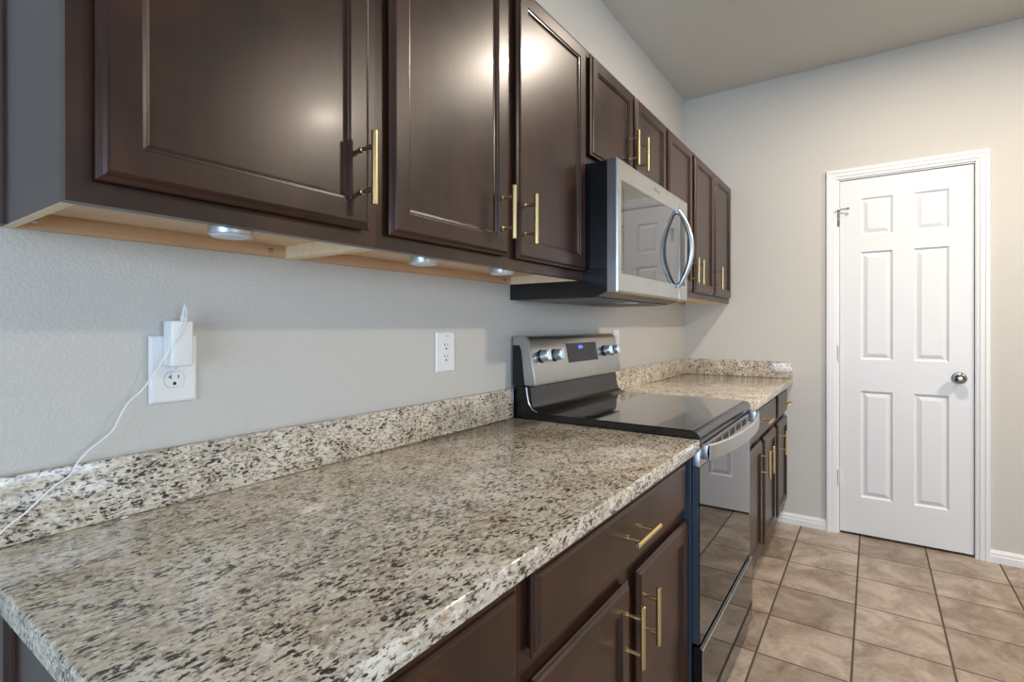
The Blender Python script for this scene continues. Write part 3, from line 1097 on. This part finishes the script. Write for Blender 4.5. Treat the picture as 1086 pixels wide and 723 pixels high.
def outlet(x0, x1, z0, z1, label, decora=False):
    root = thing('wall_outlet', label, 'outlet', ((x0+x1)/2, 0, z0), 'white wall outlets')
    bm = bmesh.new()
    front_panel(bm, x0, x1, z0, z1, 0.0064, [(0, 0.0040), (0.0015, 0.0018), (0.005, 0.0)], FN_FRONT(-0.0065))
    mesh_obj('cover_plate', bm, M_WPL, root)
    cx, cz = (x0+x1)/2, (z0+z1)/2
    if decora:
        bm = bmesh.new()
        box(bm, cx-0.0168, cx+0.0168, -0.0080, -0.0055, cz-0.0335, cz+0.0335, 0.0008)
        o = mesh_obj('receptacle', bm, M_WPL, root)
        for dz in (0.016, -0.0185):
            bm = bmesh.new()
            y0, y1 = -0.0083, -0.0078
            box(bm, cx-0.0078, cx-0.0050, y0, y1, cz+dz+0.002, cz+dz+0.009)
            box(bm, cx+0.0052, cx+0.0070, y0, y1, cz+dz+0.002, cz+dz+0.009)
            cyl(bm, (cx, y1, cz+dz-0.0060), (cx, y0, cz+dz-0.0060), 0.003, n=14)
            mesh_obj('slots', bm, M_SLOT, o)
        bm = bmesh.new()
        for k in range(4):
            box(bm, cx-0.000+k*0.0035, cx+0.0022+k*0.0035, -0.0068, -0.0064, cz+0.0475, cz+0.0490)
        mesh_obj('printed_mark', bm, M_SLOT, root)
    else:
        for dz in (0.0195, -0.0195):
            duplex_face(root, cx, cz+dz)
        bm = bmesh.new()
        cyl(bm, (cx, -0.0062, cz), (cx, -0.0078, cz), 0, n=16, rings=[(0, 0.0036), (0.6, 0.0034), (1, 0.002)])
        mesh_obj('screw', bm, M_WPL, root, smooth=True)
    return root


outlet(0.2305, 0.3125, 1.0855, 1.2095, 'nearest white wall outlet, with the charger plugged into its top half')
outlet(0.986, 1.072, 1.0875, 1.2085, 'white wall outlet with nothing plugged in, left of the range', True)
outlet(2.290, 2.365, 1.0875, 1.2085, 'white wall outlet half hidden just behind the right end of the range control panel')

# ------------------------------------------------------------------ charger with cord
ch = thing('phone_charger', 'white plug-in charger with a thin white cord, in the nearest outlet', 'charger', (0.278, -0.008, 1.15))
bm = bmesh.new()
box(bm, 0.2515, 0.2885, -0.0090-0.035, -0.0090, 1.1545, 1.2365, 0.003, 3)
blk = mesh_obj('block', bm, M_WPL, ch, smooth=35)
bm = bmesh.new()
for xx in (0.2645, 0.2765):
    box(bm, xx-0.0008, xx+0.0008, -0.0095, -0.0070, 1.166, 1.172)
mesh_obj('prong', bm, M_ZINC, blk)
CX, CY = 0.277, -0.032
bm = bmesh.new()
cyl(bm, (CX, CY, 1.2360), (CX+0.001, CY, 1.2620), 0, n=18, rings=[(0, 0.0058), (0.35, 0.0054), (0.45, 0.0036), (0.9, 0.0024), (1, 0.0018)])
mesh_obj('connector', bm, M_WPL, ch, smooth=40)
ctrl = [(CX+0.001, CY, 1.258), (CX+0.001, CY-0.003, 1.2665), (CX-0.003, CY-0.012, 1.262), (0.276, -0.0455, 1.243), (0.264, -0.0465, 1.213), (0.247, -0.040, 1.180), (0.232, -0.030, 1.146), (0.214, -0.022, 1.116),
        (0.196, -0.019, 1.098), (0.183, -0.020, 1.078), (0.171, -0.022, 1.053), (0.156, -0.024, 1.040), (0.136, -0.0225, 1.024), (0.121, -0.0222, 1.006), (0.111, -0.0222, 0.989), (0.095, -0.0222, 0.979), (0.078, -0.0222, 0.965), (0.060, -0.0225, 0.947),
        (0.040, -0.023, 0.933), (0.024, -0.027, 0.920), (0.012, -0.034, 0.907), (0.003, -0.042, 0.9030), (-0.0055, -0.048, 0.897), (-0.0075, -0.05, 0.870), (-0.0065, -0.048, 0.80), (-0.007, -0.05, 0.70)]


def catmull(P, k=6):
    P = [Vector(p) for p in P]
    out = []
    for i in range(len(P)-1):
        p0, p1, p2, p3 = P[max(i-1, 0)], P[i], P[i+1], P[min(i+2, len(P)-1)]
        for j in range(k):
            t_ = j/k
            out.append(0.5*((2*p1)+(-p0+p2)*t_+(2*p0-5*p1+4*p2-p3)*t_**2+(-p0+3*p1-3*p2+p3)*t_**3))
    out.append(P[-1])
    return out


bm = bmesh.new()
tube(bm, catmull(ctrl), 0.0015, 10)
mesh_obj('cord', bm, M_WPL, ch, smooth=True)

# a small white blob at the foot of the backsplash
bm = bmesh.new()
bmesh.ops.create_icosphere(bm, subdivisions=2, radius=1.0)
for v in bm.verts:
    n_ = 1+0.18*math.sin(v.co.x*5+v.co.y*3)
    v.co = Vector((0.186+v.co.x*0.006*n_, -0.0245+v.co.y*0.0035*n_, ZT+0.0013+v.co.z*0.0016))
tag(mesh_obj('white_blob', bm, M_BLOB, smooth=60), 'tiny white blob on the countertop at the foot of the long backsplash', 'blob')

# ------------------------------------------------------------------ ceiling lights (out of frame; they light the room)
for i, (lx, ly, lb) in enumerate(((2.35, -1.25, 'round recessed ceiling light nearer the cabinets'), (2.25, -2.85, 'round recessed ceiling light nearer the middle of the room'))):
    root = thing('ceiling_light', lb, 'light', (lx, ly, ZC), 'recessed ceiling lights')
    bm = bmesh.new()
    cyl(bm, (lx, ly, ZC), (lx, ly, ZC-0.008), 0, n=36, rings=[(0, 0.105), (0.5, 0.104), (1, 0.096)])
    mesh_obj('trim_ring', bm, M_TRIM, root, smooth=30)
    ld = bpy.data.lights.new('bulb', 'AREA')
    ld.shape = 'DISK'
    ld.size = 0.19
    ld.energy = LAMP_W[i]
    ld.color = LAMP_COLOR
    lo = bpy.data.objects.new('bulb', ld)
    COL.objects.link(lo)
    lo.parent = root
    lo.location = (0, 0, -0.012)
